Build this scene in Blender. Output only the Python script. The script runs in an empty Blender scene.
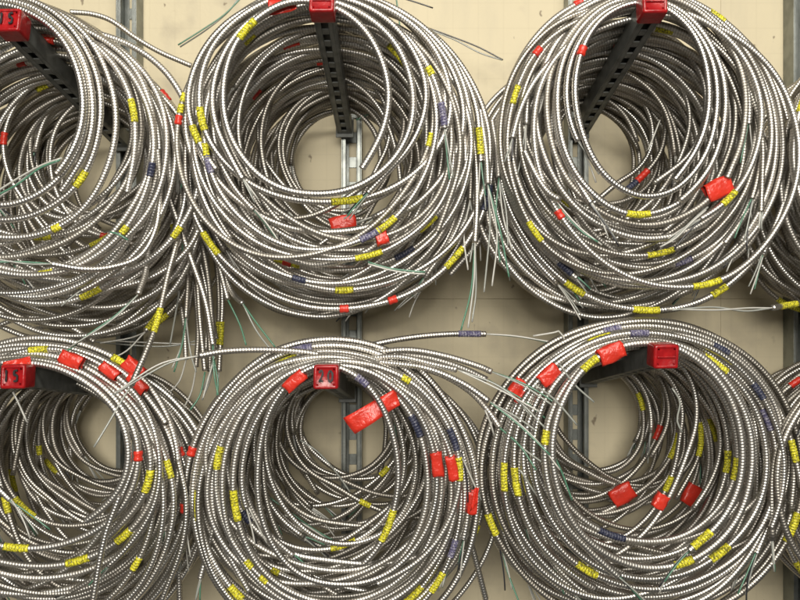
import bpy, math, random
import numpy as np
from mathutils import Vector

sc = bpy.context.scene
# ------------------------------------------------------------------ camera
F = 757.0            # focal length in pixels of the 800 px wide photograph
DC, DW = 1.06, 1.514 # metres from the camera to the caps / to the face of the struts
cam_d = bpy.data.cameras.new('camera'); cam = bpy.data.objects.new('camera', cam_d)
sc.collection.objects.link(cam); sc.camera = cam
cam.location = (0, -DW, 0); cam.rotation_euler = (math.radians(90), 0, 0)
cam_d.sensor_width = 36; cam_d.lens = F/800*36; cam_d.clip_start = .02; cam_d.clip_end = 60
cam_d.dof.use_dof = True; cam_d.dof.focus_distance = 1.12; cam_d.dof.aperture_fstop = 9.0
# ------------------------------------------------------------------ room light
w = bpy.data.worlds.new('World'); sc.world = w; w.use_nodes = True
w.node_tree.nodes['Background'].inputs[0].default_value = (1.0, .96, .88, 1)
w.node_tree.nodes['Background'].inputs[1].default_value = .09
def area(name, loc, target, sx, sy, power, col=(1, .955, .86)):
    l = bpy.data.lights.new(name, 'AREA'); l.shape = 'RECTANGLE'; l.size = sx; l.size_y = sy
    l.energy = power; l.color = col
    o = bpy.data.objects.new(name, l); sc.collection.objects.link(o); o.location = loc
    o.rotation_euler = (Vector(target)-Vector(loc)).to_track_quat('-Z', 'Y').to_euler()
    return o
area('fluorescent_light', (0.2, -2.3, 1.68), (0, 0, .2), 2.4, .24, 44)
area('front_fill_light', (-.1, -3.5, .72), (0, 0, .0), 1.5, .9, 94)  # added broad fill from behind the camera, standing in for the lit store
sc.view_settings.view_transform = 'Standard'; sc.view_settings.look = 'None'
sc.view_settings.exposure = 0.0; sc.view_settings.gamma = 1; sc.view_settings.use_curve_mapping = False
sc.cycles.use_denoising = True
sc.cycles.max_bounces = 7; sc.cycles.glossy_bounces = 5; sc.cycles.diffuse_bounces = 4
sc.cycles.sample_clamp_indirect = 4

rnd = random.Random(11); nr = np.random.default_rng(5)
RC = .0047           # cable radius
PITCH = .0043        # armour pitch
# ------------------------------------------------------------------ materials
def mat(name, base, metal=0, rough=.5, spec=.5):
    m = bpy.data.materials.new(name); m.use_nodes = True
    b = m.node_tree.nodes['Principled BSDF']
    b.inputs['Base Color'].default_value = (*base, 1); b.inputs['Metallic'].default_value = metal
    b.inputs['Roughness'].default_value = rough; b.inputs['Specular IOR Level'].default_value = spec
    return m, m.node_tree, b
def N(nt, t, **kw):
    n = nt.nodes.new(t)
    for k, v in kw.items(): setattr(n, k, v)
    return n
def math_(nt, op, a, b=None, c=None):
    n = N(nt, 'ShaderNodeMath', operation=op)
    for i, v in enumerate((a, b, c)):
        if v is None: continue
        if isinstance(v, (int, float)): n.inputs[i].default_value = v
        else: nt.links.new(v, n.inputs[i])
    return n.outputs[0]
def mixc(nt, fac, a, b):
    n = N(nt, 'ShaderNodeMix', data_type='RGBA')
    if isinstance(fac, (int, float)): n.inputs[0].default_value = fac
    else: nt.links.new(fac, n.inputs[0])
    for i, v in ((6, a), (7, b)):
        if isinstance(v, tuple): n.inputs[i].default_value = (*v, 1)
        else: nt.links.new(v, n.inputs[i])
    return n.outputs[2]
def ramp(nt, src, p0, p1):
    n = N(nt, 'ShaderNodeMapRange'); n.clamp = True
    nt.links.new(src, n.inputs[0]); n.inputs[1].default_value = p0; n.inputs[2].default_value = p1
    return n.outputs[0]
def noise(nt, vec, scale, detail=3):
    n = N(nt, 'ShaderNodeTexNoise'); n.inputs['Scale'].default_value = scale; n.inputs['Detail'].default_value = detail
    if vec: nt.links.new(vec, n.inputs['Vector'])
    return n.outputs[0]
def rib_height(nt):
    """height of the wound strip along the cable: UV.x counts turns, UV.y goes once round"""
    uv = N(nt, 'ShaderNodeUVMap', uv_map='UVMap'); sp = N(nt, 'ShaderNodeSeparateXYZ')
    nt.links.new(uv.outputs[0], sp.inputs[0])
    ph = math_(nt, 'FRACT', math_(nt, 'ADD', sp.outputs[0], sp.outputs[1]))
    a = math_(nt, 'ABSOLUTE', math_(nt, 'SUBTRACT', math_(nt, 'MULTIPLY', ph, 2.0), 1.0))   # 1 at seam, 0 at crest
    h = math_(nt, 'SUBTRACT', 1.0, math_(nt, 'POWER', a, 2.4))
    return h, a, sp
def cable_material(name, base, metal=1.0, rough=.25, groove=.30, bump=.00034):
    m, nt, b = mat(name, base, metal, rough)
    h, a, sp = rib_height(nt)
    geo = N(nt, 'ShaderNodeNewGeometry'); oi = N(nt, 'ShaderNodeObjectInfo')
    dirt = ramp(nt, noise(nt, geo.outputs['Position'], 38, 4), .35, .75)
    c = mixc(nt, math_(nt, 'MULTIPLY', dirt, .55), base, tuple(x*k for x, k in zip(base, (.62, .55, .48))))
    c = mixc(nt, math_(nt, 'MULTIPLY', oi.outputs['Random'], .35), c, tuple(x*k for x, k in zip(base, (.66, .64, .62))))
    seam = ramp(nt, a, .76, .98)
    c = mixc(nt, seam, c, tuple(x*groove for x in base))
    nt.links.new(c, b.inputs['Base Color'])
    r = math_(nt, 'ADD', math_(nt, 'ADD', rough-.05, math_(nt, 'MULTIPLY', oi.outputs['Random'], .12)), math_(nt, 'MULTIPLY', dirt, .12)); nt.links.new(r, b.inputs['Roughness'])
    bp = N(nt, 'ShaderNodeBump'); bp.inputs['Distance'].default_value = bump; bp.inputs['Strength'].default_value = 1
    nt.links.new(h, bp.inputs['Height']); nt.links.new(bp.outputs[0], b.inputs['Normal'])
    return m
M = {}
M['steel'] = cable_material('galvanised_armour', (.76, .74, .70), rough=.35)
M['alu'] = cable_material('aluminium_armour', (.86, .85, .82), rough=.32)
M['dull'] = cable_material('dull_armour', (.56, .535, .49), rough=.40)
def sleeve_material(name, base, print_col, amount, rough=.42, metal=0):
    m, nt, b = mat(name, base, metal, rough)
    h, a, sp = rib_height(nt)
    cb = N(nt, 'ShaderNodeCombineXYZ')
    nt.links.new(math_(nt, 'MULTIPLY', sp.outputs[0], .9), cb.inputs[0])
    nt.links.new(math_(nt, 'MULTIPLY', sp.outputs[1], 5.0), cb.inputs[1])
    geo = N(nt, 'ShaderNodeObjectInfo')
    nt.links.new(math_(nt, 'MULTIPLY', geo.outputs['Random'], 50), cb.inputs[2])
    v = N(nt, 'ShaderNodeTexVoronoi', feature='DISTANCE_TO_EDGE'); v.inputs['Scale'].default_value = 1.3
    nt.links.new(cb.outputs[0], v.inputs['Vector'])
    ink = math_(nt, 'SUBTRACT', 1.0, ramp(nt, v.outputs['Distance'], .05, .11))
    band = noise(nt, cb.outputs[0], .8, 1)
    ink = math_(nt, 'MULTIPLY', ink, ramp(nt, band, .5-amount*.2, .56-amount*.2))
    c = mixc(nt, math_(nt, 'MULTIPLY', ink, amount), base, print_col)
    c = mixc(nt, math_(nt, 'MULTIPLY', ramp(nt, a, .6, 1.0), .45), c, tuple(x*.35 for x in base))
    nt.links.new(c, b.inputs['Base Color'])
    bp = N(nt, 'ShaderNodeBump'); bp.inputs['Distance'].default_value = .0008
    nt.links.new(h, bp.inputs['Height']); nt.links.new(bp.outputs[0], b.inputs['Normal'])
    return m
M['yellow'] = sleeve_material('yellow_printed_tape', (.86, .79, .045), (.05, .045, .02), .82)
M['navy'] = sleeve_material('navy_tape', (.03, .035, .07), (.3, .3, .36), .3)
M['violet'] = sleeve_material('violet_printed_tape', (.11, .10, .19), (.55, .53, .58), .6, .5)
def tape_material(name, base):
    m, nt, b = mat(name, base, 0, .3)
    geo = N(nt, 'ShaderNodeNewGeometry')
    bp = N(nt, 'ShaderNodeBump'); bp.inputs['Distance'].default_value = .0015; bp.inputs['Strength'].default_value = .8
    n1 = noise(nt, geo.outputs['Position'], 170, 2)
    nt.links.new(n1, bp.inputs['Height']); nt.links.new(bp.outputs[0], b.inputs['Normal'])
    c = mixc(nt, ramp(nt, noise(nt, geo.outputs['Position'], 60, 3), .3, .8), base, tuple(x*.72 for x in base))
    nt.links.new(c, b.inputs['Base Color'])
    return m
M['red'] = tape_material('red_tape', (.70, .040, .022))
def cap_material():
    m, nt, b = mat('red_vinyl', (.52, .012, .012), 0, .28)
    geo = N(nt, 'ShaderNodeNewGeometry')
    c = mixc(nt, ramp(nt, noise(nt, geo.outputs['Position'], 90, 4), .35, .7), (.40, .010, .012), (.26, .005, .008))
    nt.links.new(c, b.inputs['Base Color'])
    bp = N(nt, 'ShaderNodeBump'); bp.inputs['Distance'].default_value = .002; bp.inputs['Strength'].default_value = .35
    nt.links.new(noise(nt, geo.outputs['Position'], 120, 2), bp.inputs['Height']); nt.links.new(bp.outputs[0], b.inputs['Normal'])
    return m
M['cap'] = cap_material()
M['ink'] = mat('marker_ink', (.012, .01, .012), 0, .5)[0]
def painted(name, base, base2, metal, rough, scale=40):
    m, nt, b = mat(name, base, metal, rough)
    geo = N(nt, 'ShaderNodeNewGeometry')
    n1 = noise(nt, geo.outputs['Position'], scale, 5)
    nt.links.new(mixc(nt, ramp(nt, n1, .4, .72), base, base2), b.inputs['Base Color'])
    nt.links.new(math_(nt, 'ADD', rough-.08, math_(nt, 'MULTIPLY', n1, .2)), b.inputs['Roughness'])
    bp = N(nt, 'ShaderNodeBump'); bp.inputs['Distance'].default_value = .0006; bp.inputs['Strength'].default_value = .4
    nt.links.new(noise(nt, geo.outputs['Position'], 300, 2), bp.inputs['Height']); nt.links.new(bp.outputs[0], b.inputs['Normal'])
    return m
M['bracket'] = painted('dark_enamel', (.17, .178, .168), (.085, .09, .085), .15, .42)
M['strut'] = painted('galvanised_strut', (.27, .285, .27), (.15, .16, .15), .8, .40, 25)
def wall_material():
    m, nt, b = mat('cream_painted_board', (.70, .62, .45), 0, .62, .35)
    geo = N(nt, 'ShaderNodeNewGeometry'); P = geo.outputs['Position']
    mp = N(nt, 'ShaderNodeMapping'); mp.inputs['Scale'].default_value = (1, 1, .22); nt.links.new(P, mp.inputs['Vector'])
    big = ramp(nt, noise(nt, P, 3.2, 5), .35, .7)
    c = mixc(nt, math_(nt, 'MULTIPLY', big, .5), (.68, .60, .42), (.60, .53, .375))
    streak = ramp(nt, noise(nt, mp.outputs[0], 26, 6), .48, .75)
    c = mixc(nt, math_(nt, 'MULTIPLY', streak, .35), c, (.50, .45, .34))
    sm = ramp(nt, noise(nt, P, 11, 7), .56, .74)
    c = mixc(nt, math_(nt, 'MULTIPLY', sm, .5), c, (.38, .33, .25))
    # scuffs and small dark knocks
    v = N(nt, 'ShaderNodeTexVoronoi'); v.inputs['Scale'].default_value = 22
    mp2 = N(nt, 'ShaderNodeMapping'); mp2.inputs['Scale'].default_value = (1.6, 1, .7); mp2.inputs['Rotation'].default_value = (0, .5, 0)
    nt.links.new(P, mp2.inputs['Vector']); 
    wob = N(nt, 'ShaderNodeVectorMath', operation='ADD'); nz = N(nt, 'ShaderNodeTexNoise'); nz.inputs['Scale'].default_value = 45
    sc_ = N(nt, 'ShaderNodeVectorMath', operation='SCALE'); sc_.inputs['Scale'].default_value = .035
    nt.links.new(P, nz.inputs['Vector']); nt.links.new(nz.outputs['Color'], sc_.inputs[0])
    nt.links.new(mp2.outputs[0], wob.inputs[0]); nt.links.new(sc_.outputs[0], wob.inputs[1]); nt.links.new(wob.outputs[0], v.inputs['Vector'])
    dot = math_(nt, 'SUBTRACT', 1.0, ramp(nt, v.outputs['Distance'], .06, .12))
    spc = N(nt, 'ShaderNodeSeparateXYZ'); nt.links.new(v.outputs['Color'], spc.inputs[0])
    dot = math_(nt, 'MULTIPLY', dot, ramp(nt, spc.outputs[0], .45, .7))
    c = mixc(nt, math_(nt, 'MULTIPLY', dot, .8), c, (.20, .15, .10))
    # faint lines of the woven facing
    sp = N(nt, 'ShaderNodeSeparateXYZ'); nt.links.new(P, sp.inputs[0])
    for ax, off in ((0, .013), (2, .031)):
        f = math_(nt, 'FRACT', math_(nt, 'DIVIDE', math_(nt, 'ADD', sp.outputs[ax], off+5), .052))
        ln = math_(nt, 'SUBTRACT', 1.0, ramp(nt, math_(nt, 'ABSOLUTE', math_(nt, 'SUBTRACT', f, .5)), .01, .04))
        c = mixc(nt, math_(nt, 'MULTIPLY', ln, .10), c, (.42, .36, .24))
    nt.links.new(c, b.inputs['Base Color'])
    bp = N(nt, 'ShaderNodeBump'); bp.inputs['Distance'].default_value = .0015; bp.inputs['Strength'].default_value = .35
    nt.links.new(noise(nt, P, 90, 5), bp.inputs['Height']); nt.links.new(bp.outputs[0], b.inputs['Normal'])
    return m
M['wall'] = wall_material()
def wire_material(name, base, rough=.3, metal=0, trans=0):
    m, nt, b = mat(name, base, metal, rough)
    b.inputs['Coat Weight'].default_value = .5; b.inputs['Coat Roughness'].default_value = .15
    return m
M['wire_green'] = wire_material('green_insulation', (.09, .23, .15))
M['wire_white'] = wire_material('white_insulation', (.50, .49, .45))
M['wire_clear'] = wire_material('grey_insulation', (.33, .34, .31), .22)
M['wire_black'] = wire_material('black_insulation', (.03, .03, .035))

# ------------------------------------------------------------------ mesh helpers
COL = sc.collection
def mesh(name, v, f, uv=None, m=None, smooth=True):
    me = bpy.data.meshes.new(name); v = np.asarray(v, np.float32); f = np.asarray(f, np.int32)
    n = len(f); k = f.shape[1]
    me.vertices.add(len(v)); me.vertices.foreach_set('co', v.ravel())
    me.loops.add(n*k); me.loops.foreach_set('vertex_index', f.ravel())
    me.polygons.add(n); me.polygons.foreach_set('loop_start', np.arange(n, dtype=np.int32)*k)
    if uv is not None:
        l = me.uv_layers.new(name='UVMap'); l.data.foreach_set('uv', np.asarray(uv, np.float32).ravel())
    me.polygons.foreach_set('use_smooth', np.full(n, smooth))
    me.update(calc_edges=True); me.validate()
    if m: me.materials.append(m)
    return me
def link(name, me, parent=None, loc=(0, 0, 0), label=None, cat=None, group=None, kind=None):
    o = bpy.data.objects.new(name, me); COL.objects.link(o); o.location = loc
    if parent: o.parent = parent
    if label: o['label'] = label
    if cat: o['category'] = cat
    if group: o['group'] = group
    if kind: o['kind'] = kind
    return o
def unit(a): return a/np.maximum(np.linalg.norm(a, axis=-1, keepdims=True), 1e-9)
def arclen(p): return np.concatenate([[0], np.cumsum(np.linalg.norm(np.diff(p, axis=0), axis=1))])
def resample(p, step=None, s=None):
    L = arclen(p)
    if s is None: s = np.linspace(0, L[-1], max(3, int(L[-1]/step)+1))
    return np.stack([np.interp(s, L, p[:, i]) for i in range(3)], 1), s
def frames(p):
    t = unit(np.gradient(p, axis=0)); y = np.array([0, 1.0, 0])
    n = np.cross(t, y); n = unit(n); b = np.cross(n, t)
    return t, n, b
def tube(p, r, sides=8, uvlen=None, rn=1.0, rb=1.0, cap=True, s0=0.0):
    """tube round polyline p; r scalar or per-point array; returns v, f, uv"""
    t, n, b = frames(p); m = len(p); r = np.broadcast_to(np.asarray(r, float), (m,))
    a = np.arange(sides)/sides*2*np.pi
    ring = (np.cos(a)[None, :, None]*n[:, None, :]*rn+np.sin(a)[None, :, None]*b[:, None, :]*rb)*r[:, None, None]
    v = (p[:, None, :]+ring).reshape(-1, 3)
    i = np.arange(m-1)[:, None]*sides; j = np.arange(sides)[None, :]; jn = (j+1) % sides
    f = np.stack([i+j, i+jn, i+sides+jn, i+sides+j], -1).reshape(-1, 4)
    u = (arclen(p)+s0)/PITCH if uvlen is None else uvlen
    U0 = np.broadcast_to(u[:-1, None], (m-1, sides)); U1 = np.broadcast_to(u[1:, None], (m-1, sides))
    V0 = np.broadcast_to(j/sides, (m-1, sides)); V1 = np.broadcast_to((j+1)/sides, (m-1, sides))
    uv = np.stack([np.stack([U0, V0], -1), np.stack([U0, V1], -1), np.stack([U1, V1], -1), np.stack([U1, V0], -1)], 2).reshape(-1, 2)
    if cap:
        # close the ends with a small fan of quads on a centre vertex pair
        c0, c1 = len(v), len(v)+1
        v = np.concatenate([v, p[:1], p[-1:]])
        e = []
        for base, c, rev in ((0, c0, True), ((m-1)*sides, c1, False)):
            for q in range(0, sides, 2):
                x = [base+q, base+(q+1) % sides, base+(q+2) % sides, c]
                e.append(x[::-1] if rev else x)
        f = np.concatenate([f, np.array(e)])
        uv = np.concatenate([uv, np.tile([[.5, 0]], (len(e)*4, 1))])
    return v, f, uv
def boxes(bl):
    V, Fc = [], []
    for (x0, x1, y0, y1, z0, z1) in bl:
        k = len(V)
        V += [(x0, y0, z0), (x1, y0, z0), (x1, y1, z0), (x0, y1, z0), (x0, y0, z1), (x1, y0, z1), (x1, y1, z1), (x0, y1, z1)]
        Fc += [[k+q for q in f] for f in ((0, 3, 2, 1), (4, 5, 6, 7), (0, 1, 5, 4), (1, 2, 6, 5), (2, 3, 7, 6), (3, 0, 4, 7))]
    return np.array(V), np.array(Fc)
def W(px, py, D): k = F/D; return np.array([(px-400)/k, D-DW, (300-py)/k])
def proj(p):
    D = p[..., 1]+DW; return np.stack([400+p[..., 0]*F/D, 300-p[..., 2]*F/D], -1), D
def Ds(s): return DC+(DW-DC)*s
def catmull(P, n=14):
    P = np.asarray(P, float)
    P = np.concatenate([[2*P[0]-P[1]], P, [2*P[-1]-P[-2]]]); out = []
    for i in range(1, len(P)-2):
        t = np.linspace(0, 1, n, endpoint=False)[:, None]; a, b, c, d = P[i-1:i+3]
        out.append(.5*((2*b)+(-a+c)*t+(2*a-5*b+4*c-d)*t**2+(-a+3*b-3*c+d)*t**3))
    return np.concatenate(out+[P[-2:-1]])

# ------------------------------------------------------------------ wall and struts
WY = .043
def wall_panel(x0, x1, z0, z1, parent):
    v, f = boxes([(x0, x1, WY, WY+.018, z0, z1)]); me = mesh('panel', v, f, m=M['wall'], smooth=False)
    o = link('panel', me, parent)
    b = o.modifiers.new('edge', 'BEVEL'); b.width = .0005; b.segments = 2
wall = link('wall', None, kind='structure', loc=(0, 0, 0)); wall['label'] = 'cream painted board wall with faint streaks and scuffs'
v, f = boxes([(-3, 3, WY+.019, WY+.08, -2, 2.4)]); link('backing', mesh('backing', v, f, m=M['wall'], smooth=False), wall)
zs = [-2, -.9, .0025, 1.2, 2.4]; xs = [-3, -1.78, -.56, .66, 1.88, 3]
for a_, b_ in zip(zs[:-1], zs[1:]):
    for c_, d_ in zip(xs[:-1], xs[1:]): wall_panel(c_+.0002, d_-.0002, a_+.0002, b_-.0002, wall)

def strut(x, label):
    """open-fronted channel with slots punched in its back; z from -1.1 to 1.2"""
    h = .0205; t = .0026; z0, z1 = -1.1, 1.2; bl = []
    y0, y1 = 0.0, WY-.0006
    bl += [(-h, -h+t, y0, y1, z0, z1), (h-t, h, y0, y1, z0, z1)]
    bl += [(-h+t, -h+t+.0065, y0, y0+t, z0, z1), (h-t-.0065, h-t, y0, y0+t, z0, z1)]
    bl += [(-h+t+.0065-t, -h+t+.0065, y0+t, y0+t+.006, z0, z1), (h-t-.0065, h-.0065, y0+t, y0+t+.006, z0, z1)]
    bx = .0075
    bl += [(-h+t, -bx, y1-t, y1, z0, z1), (bx, h-t, y1-t, y1, z0, z1)]
    z = z0
    while z < z1:
        bl.append((-bx, bx, y1-t, y1, z, z+.022)); z += .0508
    v, f = boxes(bl)
    o = link('strut_channel', mesh('strut_channel', v, f, m=M['strut'], smooth=False), None, (x, 0, 0), label, 'strut', 'vertical strut channels on the wall')
    b = o.modifiers.new('edge', 'BEVEL'); b.width = .0006; b.segments = 2; b.limit_method = 'ANGLE'
    for z in (.33, -.17):     # bolts that hold the brackets
        pass
    return o
strut(-.548, 'leftmost galvanised strut channel standing upright on the cream wall')
strut(-.097, 'galvanised strut channel behind the bracket marked 20, slots down its back')
strut(.357, 'galvanised strut channel between the middle and right hand coil stacks')
strut(.808, 'rightmost galvanised strut channel, bright edged, at the far edge of the wall')

# ------------------------------------------------------------------ brackets
RISE = .076
def stroke_mesh(strokes, r, y):
    vs, fs, k = [], [], 0
    for st in strokes:
        P = catmull([(a, y, b) for a, b in st], 6)
        # flat marker ribbon with a little thickness
        t = unit(np.gradient(P, axis=0)); n = np.cross(t, [0, 1.0, 0])*r*(1+.18*np.sin(np.arange(len(P))*.9))[:, None]
        yy = np.array([0, .0005, 0])
        ring = np.stack([P-n-yy, P+n-yy, P+n+yy, P-n+yy], 1).reshape(-1, 3); m_ = len(P)
        for i in range(m_-1):
            for q in range(4): fs.append([k+i*4+q, k+i*4+(q+1) % 4, k+(i+1)*4+(q+1) % 4, k+(i+1)*4+q])
        fs.append([k, k+1, k+2, k+3]); e = k+(m_-1)*4; fs.append([e+3, e+2, e+1, e])
        vs.append(ring); k += len(ring)
    return np.concatenate(vs), np.array(fs)
DIG = {'1': [[(0, .5), (.03, 0), (-.02, -.5)]],
       '5': [[(.28, .46), (-.12, .48)], [(-.14, .47), (-.2, .08), (.08, .12), (.25, -.1), (.14, -.42), (-.22, -.44)]],
       '2': [[(-.24, .3), (-.05, .5), (.2, .36), (.12, 0), (-.22, -.42), (0, -.36), (.28, -.42)]],
       '0': [[(.02, .5), (-.26, .25), (-.26, -.2), (0, -.46), (.26, -.2), (.27, .25), (.02, .5)]]}
def bracket(cx, cy, mark, label, yaw=0, tilt=0):
    p0 = W(cx, cy, DC+.018); L = DW-DC-.018
    root = link('shelf_bracket', None, None, tuple(p0), label, 'bracket', 'dark brackets holding the cable coils')
    root.rotation_euler = (-math.atan2(RISE, L), 0, yaw)
    h = .0145; t = .0024; y0 = -.004; y1 = L+.0
    bl = [(-h, h, y0, y1, h-t, h), (-h, -h+t, y0, y1, -h, h-t), (h-t, h, y0, y1, -h, h-t)]
    hw = .0050
    bl += [(-h+t, -hw, y0, y1, -h, -h+t), (hw, h-t, y0, y1, -h, -h+t)]
    y = y0+.02; prev = y0
    while y < y1-.01:
        bl.append((-hw, hw, prev, y, -h, -h+t)); prev = y+.019; y += .0345
    bl.append((-hw, hw, prev, y1, -h, -h+t))
    bl.append((-h+t, h-t, y0+.002, y1, -.001, .001))   # inner web
    v, f = boxes(bl); o = link('arm', mesh('arm', v, f, m=M['bracket'], smooth=False), root)
    b = o.modifiers.new('edge', 'BEVEL'); b.width = .0005; b.segments = 1
    # saddle plate bolted to the strut, and the gusset above
    v, f = boxes([(-.0175, .0175, y1-.006, y1-.001, -.021, .021)])
    g = link('mounting_plate', mesh('mounting_plate', v, f, m=M['bracket'], smooth=False), root)
    g.rotation_euler = (math.atan2(RISE, L)*.0, 0, 0)
    b = g.modifiers.new('edge', 'BEVEL'); b.width = .0008; b.segments = 2
    # red vinyl cap: rounded box, cushion faced
    import bmesh
    bm = bmesh.new(); bmesh.ops.create_cube(bm, size=1)
    for q in bm.verts: q.co = Vector((q.co.x*.0375, q.co.y*.034-.001, q.co.z*.0365))
    bmesh.ops.bevel(bm, geom=bm.edges[:], offset=.0048, segments=4, profile=.6, affect='EDGES')
    fr = [f_ for f_ in bm.faces if f_.normal.y < -.99]
    r_ = bmesh.ops.inset_region(bm, faces=fr, thickness=.0022, depth=-.0009)
    r_ = bmesh.ops.inset_region(bm, faces=fr, thickness=.0055, depth=.0012)
    for q in bm.verts:
        q.co.x += .0006*math.sin(q.co.z*180); q.co.z += .0005*math.sin(q.co.x*150+1)
    me = bpy.data.meshes.new('end_cap'); bm.to_mesh(me); bm.free(); me.materials.append(M['cap'])
    me.polygons.foreach_set('use_smooth', [True]*len(me.polygons))
    c = link('end_cap', me, root, (0, -.001, 0)); c.rotation_euler = (tilt, 0, 0); c.scale = (.94, 1, .94)
    if mark:
        H = .0175; st = []; xw = .0118; sh = 0 if cx > 100 else -.002
        for i, ch in enumerate(mark):
            ox = sh+(i-(len(mark)-1)/2)*xw+(-.001 if i == 0 else .001)
            for s_ in DIG[ch]: st.append([(ox+a*H*.62, b*H+.001) for a, b in s_])
        v, f = stroke_mesh(st, .0014, -.0185)
        link('number', mesh('number', v, f, m=M['ink'], smooth=False), c)
    else:
        # raised moulding line across the bare cap
        v, f = boxes([(-.0135, .0135, -.0186, -.0170, -.0015, .0003)])
        o = link('moulded_ridge', mesh('moulded_ridge', v, f, m=M['cap'], smooth=False), c)
        b = o.modifiers.new('edge', 'BEVEL'); b.width = .0005; b.segments = 2
    return root
# cluster name -> (cap px, mark, label)
CL = {
 'T1': (14, 26, '15', 'upper bracket marked 15'),
 'T2': (323, 7, '', 'top middle bracket'),
 'T3': (651, 8, '', 'top right bracket'),
 'T4': (978, 10, '', 'top bracket past right edge'),
 'B1': (19, 376, '15', 'lower bracket marked 15'),
 'B2': (327, 376, '20', 'bracket marked 20'),
 'B3': (662, 355, '', 'lower right bracket'),
 'B4': (985, 366, '', 'lower bracket past right edge'),
}
BL = {'T1': 'dark slotted bracket with red cap marked 15, upper of the two 15s',
      'T2': 'dark slotted bracket with red cap over the bracket marked 20',
      'T3': 'dark slotted bracket with plain red cap, top right of the photo',
      'T4': 'dark bracket past the right edge of the photo, upper row',
      'B1': 'dark slotted bracket with red cap marked 15, lower of the two 15s',
      'B2': 'dark slotted bracket with red cap marked 20',
      'B3': 'dark slotted bracket with glossy red cap, lower right of the photo',
      'B4': 'dark bracket past the right edge of the photo, lower row'}
for k, (cx, cy, mk, _) in CL.items():
    if k in ('T4', 'B4'): continue
    bracket(cx, cy, mk, BL[k], tilt=math.radians({'B3': 14, 'B2': 9, 'B1': 7}.get(k, 0)))
for k in ('T4', 'B4'):
    bracket(CL[k][0], CL[k][1], '', BL[k])

# ------------------------------------------------------------------ coils
# front loops read off the photograph: left, right, top, bottom in its pixels
HERO = {
 'T1': [(-100, 85, 4, 203), (-108, 95, 1, 212), (-112, 103, -4, 222), (-120, 118, -2, 244), (-130, 133, 0, 256), (-128, 141, 2, 268), (-138, 152, 4, 284), (-140, 160, 6, 297)],
 'T2': [(224, 387, 6, 190), (214, 412, 0, 199), (200, 424, -6, 196), (190, 449, -8, 207), (192, 444, -10, 213), (186, 462, -4, 236), (196, 470, -6, 262), (190, 480, 0, 284), (184, 490, 2, 306), (186, 492, 6, 319)],
 'T3': [(575, 708, 6, 186), (566, 716, 1, 199), (556, 724, -3, 212), (545, 745, -6, 222), (536, 750, -4, 236), (526, 757, -8, 250), (512, 770, -10, 274), (501, 782, -12, 292), (506, 776, -2, 284), (500, 790, 0, 308)],
 'T4': [(900, 1050, 5, 190), (850, 1080, 0, 230), (822, 1110, 0, 260), (806, 1110, 0, 285), (790, 1130, 0, 320)],
 'B1': [(-98, 131, 363, 538), (-92, 141, 361, 549), (-102, 148, 358, 560), (-96, 155, 354, 571), (-108, 163, 350, 583), (-110, 170, 344, 592), (-100, 178, 338, 606)],
 'B2': [(258, 397, 366, 581), (243, 436, 366, 590), (233, 428, 364, 596), (222, 442, 361, 606), (212, 452, 357, 618), (201, 462, 353, 632), (192, 470, 347, 640), (184, 479, 341, 652), (188, 474, 346, 625)],
 'B3': [(551, 742, 344, 556), (543, 752, 342, 568), (534, 748, 340, 575), (524, 765, 337, 584), (514, 775, 333, 596), (503, 783, 330, 604), (494, 792, 325, 614), (484, 801, 320, 628), (480, 796, 318, 620)],
 'B4': [(900, 1040, 360, 540), (850, 1090, 355, 560), (810, 1110, 350, 590), (790, 1120, 345, 610), (772, 1120, 340, 620)],
}
STEP = .0092
def btop(k, D):
    cx, cy = CL[k][:2]; p = W(cx, cy, DC+.018); s = (D-DC)/(DW-DC)
    return p[0], p[2]+.0145-RISE*s
coils = []      # dict(cluster, pts, n, s)
def loop_params(k, L, R, T, B, D):
    kk = F/D; x = ((L+R)/2-400)/kk; rx = (R-L)/2/kk
    zt = (300-T)/kk; zb = (300-B)/kk; bx, bz = btop(k, D)
    zt = max(zt, bz+RC+.001); return [x, (zt+zb)/2, rx, (zt-zb)/2, D]
for k in CL:
    loops = []
    D = DC+.033
    for h in HERO[k]:
        loops.append(loop_params(k, *h, D)); D += STEP*1.22
    far = k in ('T4', 'B4')
    dend = DC+(DW-DC)*.93
    i = 0; heroes = len(loops); D0 = DC+.03+.07*(DW-DC)
    while D0 < D:            # larger turns lying between and behind the front ones
        s = (D0-DC)/(DW-DC); bx, bz = btop(k, D0); r = .150+.060*rnd.random(); st = rnd.random()*.026
        zt = bz+RC+.001+st; rz = r*rnd.uniform(.97, 1.05)
        loops.append([bx+rnd.gauss(0, .011), zt-rz, r, rz, D0]); D0 += STEP*.58
    while D < dend:
        s = (D-DC)/(DW-DC); bx, bz = btop(k, D)
        rin = .128-.040*s; rout = .228-.030*max(0, s-.5)/.4
        r = rin+(rout-rin)*rnd.random()**(.8 if s < .5 else 1.35)
        if s < .7 and rnd.random() < .42: r = rout-.045*rnd.random()
        e = rnd.uniform(-.06, .05)
        st = rnd.random()**1.6*.028
        x = bx+rnd.gauss(0, .017)+(-.004 if k[1] == '1' else 0)
        rz = r*(1+e*.5); rx = r*(1-e*.5)
        zt = bz+RC+.001+st
        loops.append([x, zt-rz, rx, rz, D]); D += STEP*rnd.uniform(.28, .50); i += 1
    # group consecutive loops into coils of one to four turns
    j = 0; nh = len(HERO[k])
    while j < len(loops):
        n = rnd.choice([1, 2, 2, 3]) if j < nh else rnd.choice([2, 3, 3, 4])
        if j < nh: n = min(n, nh-j)
        g = loops[j:j+n]
        if len(g) == 0: break
        # put the turns in path order
        coils.append(dict(k=k, g=g, D=g[0][4], hero=j < nh)); j += n

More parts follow.
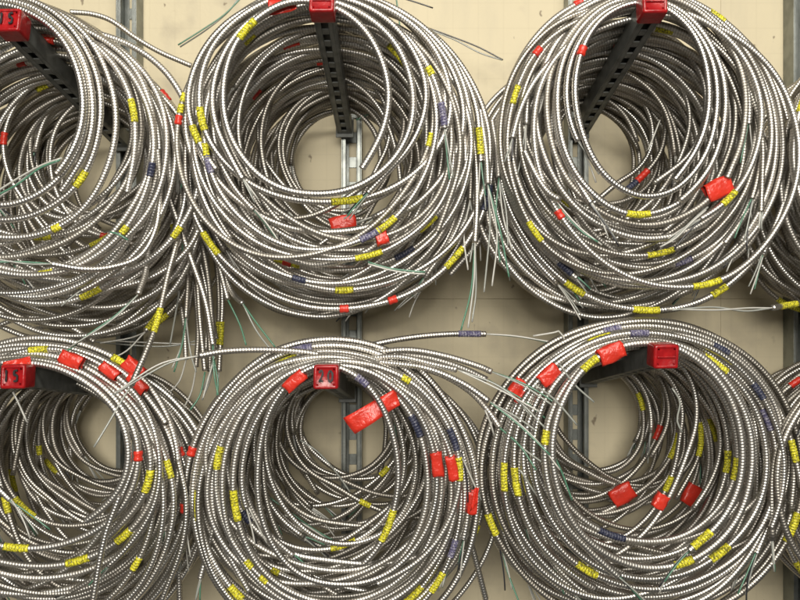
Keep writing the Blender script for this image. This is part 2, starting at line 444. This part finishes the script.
def coil_path(c, rng):
    g = np.array(c['g']); n = len(g)
    t0 = math.radians(rng.uniform(-60, 40)); t1 = math.radians(rng.uniform(140, 235))
    total = 2*math.pi*(n-1)+(t1-t0) if n > 1 else 2*math.pi+(t1-t0)
    if n == 1:
        g2 = g[0].copy(); g2[4] += STEP*.9; g2[2] *= 1.012; g2[3] *= 1.02; g2[1] -= g2[3]*.015; g = np.array([g[0], g2])
    m = max(80, int(total/(2*math.pi)*170)); th = t0+np.linspace(0, total, m)
    u = np.linspace(0, total, m)/(2*math.pi); i0 = np.floor(u).astype(int); fr = u-i0
    sm = np.clip((fr-.62)/.38, 0, 1); sm = sm*sm*(3-2*sm)
    a = g[np.clip(i0, 0, len(g)-1)]; b = g[np.clip(i0+1, 0, len(g)-1)]
    P = a*(1-sm[:, None])+b*sm[:, None]
    amp2, amp3 = rng.uniform(.004, .018 if c['hero'] else .030), rng.uniform(.002, .008 if c['hero'] else .013); f2, f3 = rng.uniform(0, 6), rng.uniform(0, 6)
    wav = 1+amp2*np.sin(th*2.03+f2)+amp3*np.sin(th*3.1+f3)+.003*np.sin(th*7.3+f2)
    # flatter near the top where it bears on the bracket
    x = P[:, 0]+P[:, 2]*np.cos(th)*wav; z = P[:, 1]+P[:, 3]*np.sin(th)*np.minimum(wav, 1.01)
    y = P[:, 4]-DW+.0028*np.sin(th*1.0+f3)+.0016*np.sin(th*2+f2)-(1-np.sin(th))*rng.uniform(-.003, .006)
    p = np.stack([x, y, z], 1)
    # free ends: the cable runs on with less bend, drooping a little
    def tail(q, d, L, bend, dy):
        out = [q]; st = .006; d = d/np.linalg.norm(d); nrm = np.array([-d[2], 0, d[0]])
        for i in range(int(L/st)):
            ang = bend*st; ca, sa = math.cos(ang), math.sin(ang)
            d = np.array([d[0]*ca-d[2]*sa, d[1]+dy*st, d[0]*sa+d[2]*ca]); d[2] -= st*1.6; d /= np.linalg.norm(d)
            out.append(out[-1]+d*st)
        return np.array(out[1:]), d
    R = g[0][2]
    e, de = tail(p[-1], p[-1]-p[-2], rng.uniform(.02, .09), rng.uniform(.1, .9)/R, rng.uniform(-2, 2))
    s, ds = tail(p[0], p[0]-p[1], rng.uniform(.02, .08), -rng.uniform(.1, .9)/R, rng.uniform(-2, 2))
    full = np.concatenate([s[::-1], p, e])
    return full, (s[-1], ds), (e[-1], de)

def inframe(p, mg=30):
    q, D = proj(p); return (q[:, 0] > -mg) & (q[:, 0] < 800+mg) & (q[:, 1] > -mg) & (q[:, 1] < 600+mg)
def cable_mesh(p, mtl, ribs, rc=RC):
    L = arclen(p)[-1]
    if not ribs:
        q, s = resample(p, .013); v, f, uv = tube(q, rc, 8); return q, v, f, uv
    # one crest ring and one seam ring per turn of armour where the photograph can show it
    s = np.arange(0, L, PITCH/2); q, s = resample(p, s=s)
    keep = inframe(q, 40); idx = np.arange(len(s)); keep |= (idx % 6 == 0); keep[0] = keep[-1] = True
    r = np.where(idx % 2 == 1, rc*1.015, rc*.955)
    r = np.where(inframe(q, 34), r, rc)
    u = s[keep]/PITCH
    v, f, uv = tube(q[keep], r[keep], 8, uvlen=u)
    return q, v, f, uv

ORD = ['first', 'second', 'third', 'fourth', 'fifth', 'sixth', 'seventh', 'eighth', 'ninth', 'tenth', 'eleventh', 'twelfth', 'thirteenth', 'fourteenth', 'fifteenth', 'sixteenth', 'seventeenth', 'eighteenth', 'nineteenth', 'twentieth']+['twenty-'+q for q in ('first','second','third','fourth','fifth','sixth','seventh','eighth','ninth')]+['thirtieth']+['thirty-'+q for q in ('first','second','third','fourth','fifth','sixth', 'seventh', 'eighth', 'ninth')]+['fortieth']+['forty-'+q for q in ('first','second','third','fourth','fifth','sixth','seventh','eighth','ninth')]
cnt = {}
coils.sort(key=lambda c: (c['k'], c['D']))
for c in coils:
    c['i'] = cnt.get(c['k'], 0); cnt[c['k']] = c['i']+1
for ci, c in enumerate(coils):
    rng = random.Random(100+ci*7)
    p, s0, e0 = coil_path(c, rng)
    p, _ = resample(p, .0035)
    c['p'] = p; c['ends'] = (s0, e0); c['rng'] = rng
    c['px'], c['Dp'] = proj(p)
    s = (c['D']-DC)/(DW-DC)
    mt = rng.choice(['steel', 'steel', 'steel', 'alu', 'dull'] if s < .5 else ['steel', 'dull', 'dull', 'dull', 'steel'])
    ribs = s < .27 and c['k'] not in ('T4', 'B4')
    c['rc'] = rc = (.0053 if c['hero'] else .0047)*rng.choice([1, 1, 1.04, .93])
    q, v, f, uv = cable_mesh(p, mt, ribs, rc)
    org = p.mean(0); c['org'] = org
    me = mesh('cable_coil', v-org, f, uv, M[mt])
    n = len(c['g']); turns = {1: 'single-turn', 2: 'two-turn', 3: 'three-turn', 4: 'four-turn'}[n]
    i = c['i']; tot = cnt[c['k']]
    if i == 0: pos = 'frontmost'
    elif i == tot-1: pos = 'rearmost'
    else: pos = ORD[i]+' from the front'
    c['o'] = link('cable_coil', me, None, tuple(org), turns, 'cable coil',
        group='steel cable coils hanging on the brackets')
    c['mt'] = mt; c['tags'] = []; c['turns'] = turns; c['pos'] = pos

# ------------------------------------------------------------------ tapes and sleeves on the coils
def place(c, name, v, f, uv, m, label=None, smooth=True, parent=None):
    return link(name, mesh(name, v-c['org'], f, uv, M[m], smooth), c['o'] if parent is None else parent, label=label)
def find(x, y, k=None, slack=5.0):
    best = None
    for c in coils:
        if k and c['k'] != k: continue
        d = np.hypot(c['px'][:, 0]-x, c['px'][:, 1]-y)
        j = int(np.argmin(d))
        m = d < slack
        if m.any():
            jj = np.where(m)[0]; Dm = c['Dp'][jj].min(); jj = jj[c['Dp'][jj] < Dm+.006]; j = jj[np.argmin(d[jj])]; sc_ = Dm
        else: sc_ = 10+d[j]
        if best is None or sc_ < best[0]: best = (sc_, c, j)
    return best[1], best[2]
def sleeve(x, y, col, ln, rr=None):
    """ln = length in photo pixels"""
    c, j = find(x, y)
    D = c['Dp'][j]; h = ln*D/F/2; n = max(2, int(h/.0035)); a, b = max(0, j-n), min(len(c['p'])-1, j+n)
    seg = c['p'][a:b+1]
    if len(seg) < 4: return
    q, s = resample(seg, PITCH/2)
    rc = c['rc']; q = q+.0; r = np.where(np.arange(len(q)) % 2 == 1, rc*1.12, rc*1.04)*(1+.05*(np.sin(np.arange(len(q))*.5+x) > .6))
    if col == 'red': r = rc*(1.28+.1*np.sin(np.arange(len(q))*1.7))
    v, f, uv = tube(q, r, 10)
    nm = {'yellow': 'yellow_label', 'navy': 'navy_tape', 'violet': 'violet_label', 'red': 'red_tape'}[col]
    place(c, nm, v, f, uv, col); c['tags'].append(col)
def band(x, y, w_, h_, ang=None):
    """red tape wrapped broad round several neighbouring turns: w_ along, h_ across, photo pixels"""
    c, j = find(x, y, slack=7); D = c['Dp'][j]; t, n_, b_ = frames(c['p'][max(0, j-3):j+4]); t = t[len(t)//2]; n_ = n_[len(n_)//2]
    if ang is not None: q_ = math.radians(ang); t = np.array([math.cos(q_), 0, math.sin(q_)]); n_ = np.cross(t, [0, 1.0, 0])
    w2 = w_*D/F/2; h2 = h_*D/F/2
    near = [q['Dp'][np.hypot(q['px'][:, 0]-x, q['px'][:, 1]-y) < 8] for q in coils]
    D = min([D]+[a.min() for a in near if len(a)]); ctr = W(x, y, D)
    # closed flattened loop of tape, slightly crumpled
    m = 9; A = 20; vs = []
    for i in range(m):
        u = (i/(m-1)*2-1)
        for a in range(A):
            th = a/A*2*math.pi; ce, se = math.cos(th), math.sin(th)
            ex = math.copysign(abs(ce)**.55, ce); ey = math.copysign(abs(se)**.55, se)
            cr = 1+.07*math.sin(u*4+a*1.3+x)+.05*math.sin(a*2.7+y)
            vs.append(ctr+t*(u*w2+.0010*math.sin(a*1.1+x))+n_*ex*h2*cr*(1+.05*u*math.sin(x))+np.array([0, 1, 0])*(ey*.0064*cr-.001))
    fs = [[i*A+a, i*A+(a+1) % A, (i+1)*A+(a+1) % A, (i+1)*A+a] for i in range(m-1) for a in range(A)]
    o = place(c, 'red_tape', np.array(vs), np.array(fs), None, 'red'); c['tags'].append('red')
    sol = o.modifiers.new('thickness', 'SOLIDIFY'); sol.thickness = .0004
def flag(pts, D, x, y, label=None):
    """a folded tail of red tape: outline polygon in photo pixels, at distance D"""
    c, j = find(x, y); P = [W(a, b, D) for a, b in pts]
    a, b, d, e = P; n1, n2 = 10, 5; vs = []
    for i in range(n1+1):
        for q in range(n2+1):
            u, w2 = i/n1, q/n2; p = (a*(1-u)+b*u)*(1-w2)+(e*(1-u)+d*u)*w2
            p = p+np.array([0, -1, 0])*(.003*math.sin(u*5+x)+.0018*math.sin(u*9+w2*4)+.002*w2); vs.append(p)
    fs = [[i*(n2+1)+q, i*(n2+1)+q+1, (i+1)*(n2+1)+q+1, (i+1)*(n2+1)+q] for i in range(n1) for q in range(n2)]
    o = place(c, 'tape_flag', np.array(vs), np.array(fs), None, 'red')
    sol = o.modifiers.new('thickness', 'SOLIDIFY'); sol.thickness = .0005; c['tags'].append('red')

YEL = [(130,111,24),(42,242,20),(54,224,14),(46,270,16),(93,297,24),(99,238,26),(128,232,14),(174,231,18),(86,183,20),(42,88,14),(182,108,14),
 (246,28,26),(250,40,18),(397,57,28),(204,118,26),(193,135,22),(202,150,18),(430,140,18),(347,200,36),(384,221,28),(430,226,26),(369,254,32),(285,266,28),(344,293,20),(454,256,30),(434,69,14),(477,142,28),(213,241,28),(183,98,12),
 (517,95,20),(798,101,28),(665,29,22),(662,257,30),(706,280,30),(646,310,28),(574,291,26),(537,229,28),(560,202,24),(638,216,28),(729,200,20),(717,287,20),(728,2,20),(790,305,30),
 (39,353,20),(122,353,14),(151,367,22),(43,453,18),(24,509,30),(15,552,28),(79,562,26),(50,468,20),(4,505,20),(122,536,22),(150,482,26),(167,469,20),(132,562,16),(196,505,28),(12,481,26),
 (285,357,26),(216,458,26),(196,506,30),(231,505,32),(238,506,32),(249,564,12),(344,550,28),(367,499,16),(236,592,22),(262,580,10),(274,572,10),(404,382,14),(464,470,24),(392,519,24),(387,534,24),(386,473,14),(440,585,24),(412,594,24),(501,477,30),(517,481,30),(490,525,26),(482,535,20),
 (599,334,26),(592,367,22),(717,362,32),(640,401,22),(672,445,28),(700,445,28),(704,435,28),(712,431,28),(723,462,26),(734,468,26),(795,450,24),(545,437,16),(704,543,28),(719,553,28),(587,567,26),(793,528,34),(665,482,20),(795,570,16),(682,561,22)]
NAV = [(402,250,24),(627,185,26),(491,200,28),(565,270,20),(722,349,22),(758,391,20),(611,536,28),(450,440,26),(418,425,26),(247,515,16),(300,275,14),(150,170,16)]
VIO = [(446,115,26),(372,240,24),(684,262,22),(300,345,24),(362,380,18),(610,325,22),(455,550,22),(112,365,16),(765,420,24),(640,332,20),(205,165,20)]
for x, y, l in YEL: sleeve(x, y, 'yellow', l)
for x, y, l in NAV: sleeve(x, y, 'navy', l)
for x, y, l in VIO: sleeve(x, y, 'violet', l)
SRED = [(285,266,9),(105,232,9),(22,65,12),(48,43,16),(3,138,14),(292,48,18),(258,96,13),(322,67,10),(393,299,9),(618,48,9),(584,52,8),(560,215,6),(641,175,16),(577,2,8),
 (143,455,6),(188,450,6),(182,509,6),(183,450,6),(657,433,16),(534,50,9),(168,93,16),(176,121,14),(797,385,14),(519,395,14),(345,305,8)]
for x, y, l in SRED: sleeve(x, y, 'red', l)
BAND = [(343,223,26,15,14),(382,238,12,13),(718,189,27,19,24),(72,360,22,13),(110,371,20,10),(134,368,22,14),(137,384,22,12),(295,381,24,12),(437,464,24,11),(452,468,24,10),(472,502,22,10),
 (549,375,22,15),(611,353,26,17),(622,494,22,17,30),(660,501,15,13),(692,495,20,17,62),(516,388,20,12)]
for a in BAND: band(*a)
flag([(343,418),(395,389),(400,405),(355,434)], 1.10, 396, 400)
flag([(268,0),(296,-2),(297,10),(270,16)], 1.10, 285, 6)
flag([(4,362),(30,356),(31,366),(5,370)], 1.085, 20, 362)
flag([(474,489),(479,487),(477,502),(470,512)], 1.12, 474, 495)

# ------------------------------------------------------------------ wires out of the cable ends
def wire_mesh(p, r=.0013):
    q, s = resample(p, .008); return tube(q, r, 5, cap=True)
def strands(c, q, d, L, rng, parent=None, cols=None):
    d = np.array(d); cols = cols or rng.sample(['wire_green', 'wire_white', 'wire_clear', 'wire_white', 'wire_clear', 'wire_black'], 3)
    for col in cols:
        dd = d+np.array([rng.gauss(0, .10), rng.gauss(0, .06), rng.gauss(0, .10)]); p = [np.array(q)-d*.004+np.array([rng.gauss(0, .0012), 0, rng.gauss(0, .0012)])]
        kx, ky = rng.gauss(0, 2.2), rng.gauss(0, 1.2)
        for i in range(max(3, int(L*rng.uniform(.8, 1.1)/.01))):
            dd = dd/np.linalg.norm(dd); dd = dd+np.array([kx*.01, ky*.01, -.045]); dd /= np.linalg.norm(dd)
            if p[-1][1] > .034 and dd[1] > 0: dd[1] = -.02
            p.append(p[-1]+dd*.01)
        v, f, uv = wire_mesh(np.array(p)); place(c, 'wire', v, f, uv, col, parent=parent)
for c in coils:
    if c['k'] in ('T4', 'B4') and c['i'] > 6: continue
    for q, d in c['ends']:
        if c['rng'].random() < .45: continue
        pj, D = proj(q[None]); 
        if not (-40 < pj[0, 0] < 840 and -40 < pj[0, 1] < 640): continue
        strands(c, q, d, c['rng'].uniform(.03, .085), c['rng'])

# loose ends read off the photograph: (cable polyline px, D at both ends, wires [polyline, ...])
def poly(P, D0, D1):
    n = len(P); return catmull([W(x, y, D0+(D1-D0)*i/(n-1)) for i, (x, y) in enumerate(P)])
LOOSE = [
 ([(70,12),(92,14),(112,21),(136,38),(160,52),(192,66)], 1.30, 1.36, []),
 ([(140,120),(156,160),(170,200),(188,250),(205,300),(213,345)], 1.22, 1.18, [[(213,345),(214,372),(218,395)]]),
 ([(172,120),(180,170),(180,225),(168,275),(157,322),(146,352),(131,386)], 1.25, 1.08, [[(131,386),(122,400),(108,424),(94,447)]]),
 ([(185,150),(196,215),(207,270),(212,320),(214,360)], 1.27, 1.25, [[(214,360),(208,380),(203,398)], [(214,360),(218,385),(214,410)]]),
 ([(176,140),(190,200),(196,260),(200,320),(205,372)], 1.30, 1.26, [[(205,372),(200,395),(190,410)]]),
 ([(200,150),(214,230),(222,290),(221,334),(219,372)], 1.33, 1.30, [[(219,372),(217,400),(222,420)]]),
 ([(198,180),(206,240),(208,300),(206,350)], 1.35, 1.30, []),
 ([(200,190),(214,240),(230,288),(243,304)], 1.30, 1.22, [[(243,304),(258,325),(275,347)], [(243,304),(256,330),(271,350)]]),
 ([(345,362),(310,353),(270,350),(228,351),(198,356)], 1.15, 1.10, [[(198,356),(172,362),(150,373),(113,395)], [(198,356),(160,364),(116,392)]]),
 ([(350,352),(380,343),(415,337),(452,334),(486,334)], 1.20, 1.22, [[(486,334),(515,336),(545,341),(572,346)], [(486,334),(520,337),(550,343),(567,348)]]),
 ([(375,352),(410,350),(445,356),(478,366),(492,372)], 1.17, 1.13, [[(492,372),(520,382),(545,396),(566,412)], [(492,372),(522,385),(552,405)]]),
 ([(370,358),(400,357),(432,364),(458,370)], 1.16, 1.12, [[(458,370),(495,384),(520,402),(545,428)], [(458,370),(500,390),(540,412)]]),
 ([(380,362),(425,368),(462,383),(490,402)], 1.15, 1.10, [[(490,402),(515,420),(538,442),(560,470)], [(490,402),(520,426),(550,455)], [(490,402),(518,418),(535,430)]]),
 ([(158,150),(160,190),(156,228),(140,256),(112,267),(84,269),(52,264)], 1.16, 1.10, [[(52,264),(25,262),(-5,262)], [(52,264),(28,264),(-5,259)]]),
 ([(820,300),(795,304),(772,308)], 1.22, 1.15, [[(772,308),(745,311),(712,307),(672,310)], [(772,308),(748,308),(716,310),(668,309)]]),
 ([(470,110),(476,160),(477,205),(475,243)], 1.20, 1.16, [[(475,243),(474,280),(468,328)], [(475,243),(471,290),(461,330)], [(475,243),(476,290),(472,322)]]),
 ([(478,120),(490,165),(492,200),(491,215),(480,240),(450,275)], 1.24, 1.26, []),
 ([(480,110),(486,150),(488,185)], 1.18, 1.16, [[(488,185),(490,225),(487,262),(484,292)], [(488,185),(497,235),(492,286)], [(488,185),(500,230),(509,277)]]),
 ([(186,160),(183,215),(192,268),(198,325),(196,368)], 1.36, 1.31, [[(196,368),(192,390),(184,408)]]),
 ([(180,175),(194,235),(203,285),(209,335),(210,372)], 1.33, 1.29, []),
 ([(205,210),(216,262),(219,305),(216,350)], 1.36, 1.33, [[(216,350),(210,380),(202,400)]]),
 ([(150,190),(165,235),(176,280),(184,325),(186,360)], 1.37, 1.32, [[(186,360),(180,380),(170,392)]]),
 ([(400,362),(440,374),(468,390),(486,408),(500,428)], 1.18, 1.13, [[(500,428),(520,446),(536,470)], [(500,428),(525,450),(548,466)]]),
 ([(190,230),(200,262),(209,300),(216,340)], 1.31, 1.29, [[(216,340),(212,365),(203,390)]]),
 ([(168,205),(175,240),(170,280),(160,310),(145,332)], 1.34, 1.28, [[(145,332),(125,352),(100,362)]]),
 ([(182,190),(186,230),(188,275),(186,318)], 1.30, 1.26, [[(186,318),(182,345),(174,372)], [(186,318),(190,350),(196,372)]]),
 ([(468,130),(471,165),(470,200)], 1.22, 1.2, [[(470,200),(474,230),(470,262)], [(470,200),(464,235),(468,270)]]),
 ([(492,120),(497,150),(499,178)], 1.2, 1.18, [[(499,178),(503,215),(512,250)], [(499,178),(496,215),(500,262)], [(499,178),(506,210),(508,245)]]),
 ([(390,354),(428,358),(462,368),(488,380)], 1.2, 1.15, [[(488,380),(520,398),(545,418)], [(488,380),(512,396),(530,415)]]),
 ([(0,325),(20,318),(48,319),(72,328),(95,342)], 1.25, 1.25, []),
 ([(185,330),(192,290),(196,240)], 1.33, 1.33, [[(185,330),(180,350),(172,368)]]),
 ([(150,235),(146,270),(138,295)], 1.2, 1.14, [[(138,295),(115,316),(88,335),(66,352)], [(138,295),(112,320),(70,347)]]),
 ([(155,250),(190,275),(200,290)], 1.35, 1.35, [[(200,340),(170,346),(130,345),(60,338)], [(205,345),(160,343),(110,341)]]),
 ([(165,130),(178,175),(190,225),(192,262),(180,300),(150,330)], 1.33, 1.30, [[(150,330),(130,338),(100,343)]]),
 ([(190,170),(202,215),(218,262),(228,300)], 1.28, 1.24, [[(228,300),(240,325),(246,345)]]),
 ([(165,170),(168,215),(160,258),(138,290),(95,315),(30,330)], 1.38, 1.38, []),
 ([(560,200),(548,192),(536,175),(524,150)], 1.10, 1.13, [[(536,178),(555,200),(578,226),(602,245)], [(536,178),(558,206),(580,230),(598,242)]]),
 ([(455,500),(470,540),(486,600)], 1.18, 1.2, [[(500,540),(507,570),(520,605)]]),
 ([(160,500),(176,540),(180,606)], 1.22, 1.22, [[(174,508),(165,530),(152,548)]]),
 ([(120,495),(104,540),(92,606)], 1.09, 1.08, []),
 ([(178,460),(186,500),(182,545),(160,605)], 1.15, 1.15, []),
]
WH = ['wire_white', 'wire_green', 'wire_clear']
for li, (P, D0, D1, ws) in enumerate(LOOSE):
    pa = poly(P, D0, D1); x, y = P[0]
    c, j = find(min(max(x, 2), 798), min(max(y, 2), 598), slack=9)
    q, s = resample(pa, s=np.arange(0, arclen(pa)[-1], PITCH/2)); r = np.where(np.arange(len(q)) % 2 == 1, RC*1.02, RC*.94)
    v, f, uv = tube(q, r, 8); o = place(c, 'loose_end', v, f, uv, c['mt'])
    for wi, wp in enumerate(ws):
        wpa = poly(wp, D1, D1-.03); v, f, uv = wire_mesh(wpa, .00145)
        place(c, 'wire', v, f, uv, WH[(wi+li) % 3], parent=o)
    # sleeves on the loose ends
    pxl, _ = proj(q)
    for (tx, ty, col, l) in ((157,322,'yellow',28), (221,334,'yellow',28), (174,231,'yellow',14), (470,334,'violet',26), (491,200,'navy',28), (788,305,'yellow',30), (365,345,'violet',10)):
        d = np.hypot(pxl[:, 0]-tx, pxl[:, 1]-ty); jj = int(np.argmin(d))
        if d[jj] < 4:
            n = int(l/2*1.2/F/(PITCH/2)); seg = q[max(0, jj-n):jj+n]
            if len(seg) > 4:
                v, f, uv = tube(seg, np.where(np.arange(len(seg)) % 2 == 1, RC*1.13, RC*1.05), 10)
                place(c, {'yellow': 'yellow_label', 'navy': 'navy_tape', 'violet': 'violet_label'}[col], v, f, uv, col, parent=o)
# bare wires with no cable showing
WIRES = [([(178,45),(205,28),(225,14),(243,-4)], 1.40, 'wire_green'), ([(180,47),(206,30),(228,12),(240,-4)], 1.41, 'wire_clear'),
 ([(428,28),(450,36),(478,47),(503,60)], 1.44, 'wire_black'), ([(430,30),(455,40),(480,53),(502,60)], 1.43, 'wire_clear'), ([(395,-4),(415,2),(433,8)], 1.42, 'wire_black'),
 ([(62,158),(42,165),(20,177),(-4,192)], 1.08, 'wire_white'), ([(60,160),(40,168),(18,184),(-4,196)], 1.075, 'wire_green'), ([(58,162),(36,170),(12,188),(-4,200)], 1.085, 'wire_white'),
 ([(368,262),(388,268),(410,271),(425,272)], 1.12, 'wire_green'), ([(368,264),(390,270),(408,273),(425,274)], 1.115, 'wire_white'),
 ([(708,207),(695,218),(678,234),(661,248)], 1.085, 'wire_clear'), ([(706,210),(692,222),(676,238),(660,247)], 1.08, 'wire_white'),
 ([(13,392),(18,402),(27,422)], 1.10, 'wire_white'), ([(672,388),(680,402),(677,420),(682,432)], 1.12, 'wire_clear'),
 ([(660,120),(653,138),(648,150)], 1.25, 'wire_white'), ([(533,336),(552,333),(560,332),(570,350),(578,362)], 1.17, 'wire_white'),
 ([(560,365),(575,385),(594,402)], 1.09, 'wire_clear'), ([(535,385),(555,400),(577,425)], 1.085, 'wire_clear'),
 ([(300,440),(318,452),(336,472),(350,492)], 1.30, 'wire_clear'), ([(270,498),(290,512),(312,528),(334,541)], 1.28, 'wire_green'), ([(285,515),(305,525),(328,540)], 1.27, 'wire_white'),
 ([(485,410),(490,422),(494,435)], 1.12, 'wire_white'), ([(200,200),(188,240),(178,300),(170,345)], 1.28, 'wire_clear'), ([(110,232),(118,234),(128,240)], 1.10, 'wire_green'),
 ([(520,470),(540,500),(556,520)], 1.12, 'wire_clear'), ([(545,440),(560,468),(572,500)], 1.11, 'wire_green'), ([(398,60),(400,30),(396,-4)], 1.4, 'wire_green'),
 ([(485,160),(470,130),(450,100),(430,74)], 1.2, 'wire_green'), ([(505,190),(488,150),(462,112),(440,84)], 1.21, 'wire_clear'), ([(356,120),(372,112),(384,98)], 1.45, 'wire_green')]
for P, D, col in WIRES:
    c, j = find(min(max(P[0][0], 2), 798), min(max(P[0][1], 2), 598), slack=12)
    v, f, uv = wire_mesh(poly(P, D, D), .0015); place(c, 'wire', v, f, uv, col)
names = {'red': 'red tape', 'yellow': 'yellow label', 'navy': 'navy tape', 'violet': 'violet label'}
for c in coils:
    tg = [q for q in ('red', 'yellow', 'navy', 'violet') if q in c['tags']][:1]
    txt = '%s steel cable coil%s, %s on %s' % (c['turns'], ' with '+names[tg[0]] if tg else '', c['pos'], CL[c['k']][3])
    if len(txt.replace(',', ' ').split()) > 15: txt = txt.replace('steel cable', 'cable')
    if len(txt.replace(',', ' ').split()) > 15: txt = '%s cable coil, %s on %s' % (c['turns'], c['pos'], CL[c['k']][3])
    c['o']['label'] = txt
print('coils', len(coils), 'tris', sum(len(o.data.polygons)*2 for o in bpy.data.objects if o.type == 'MESH'))
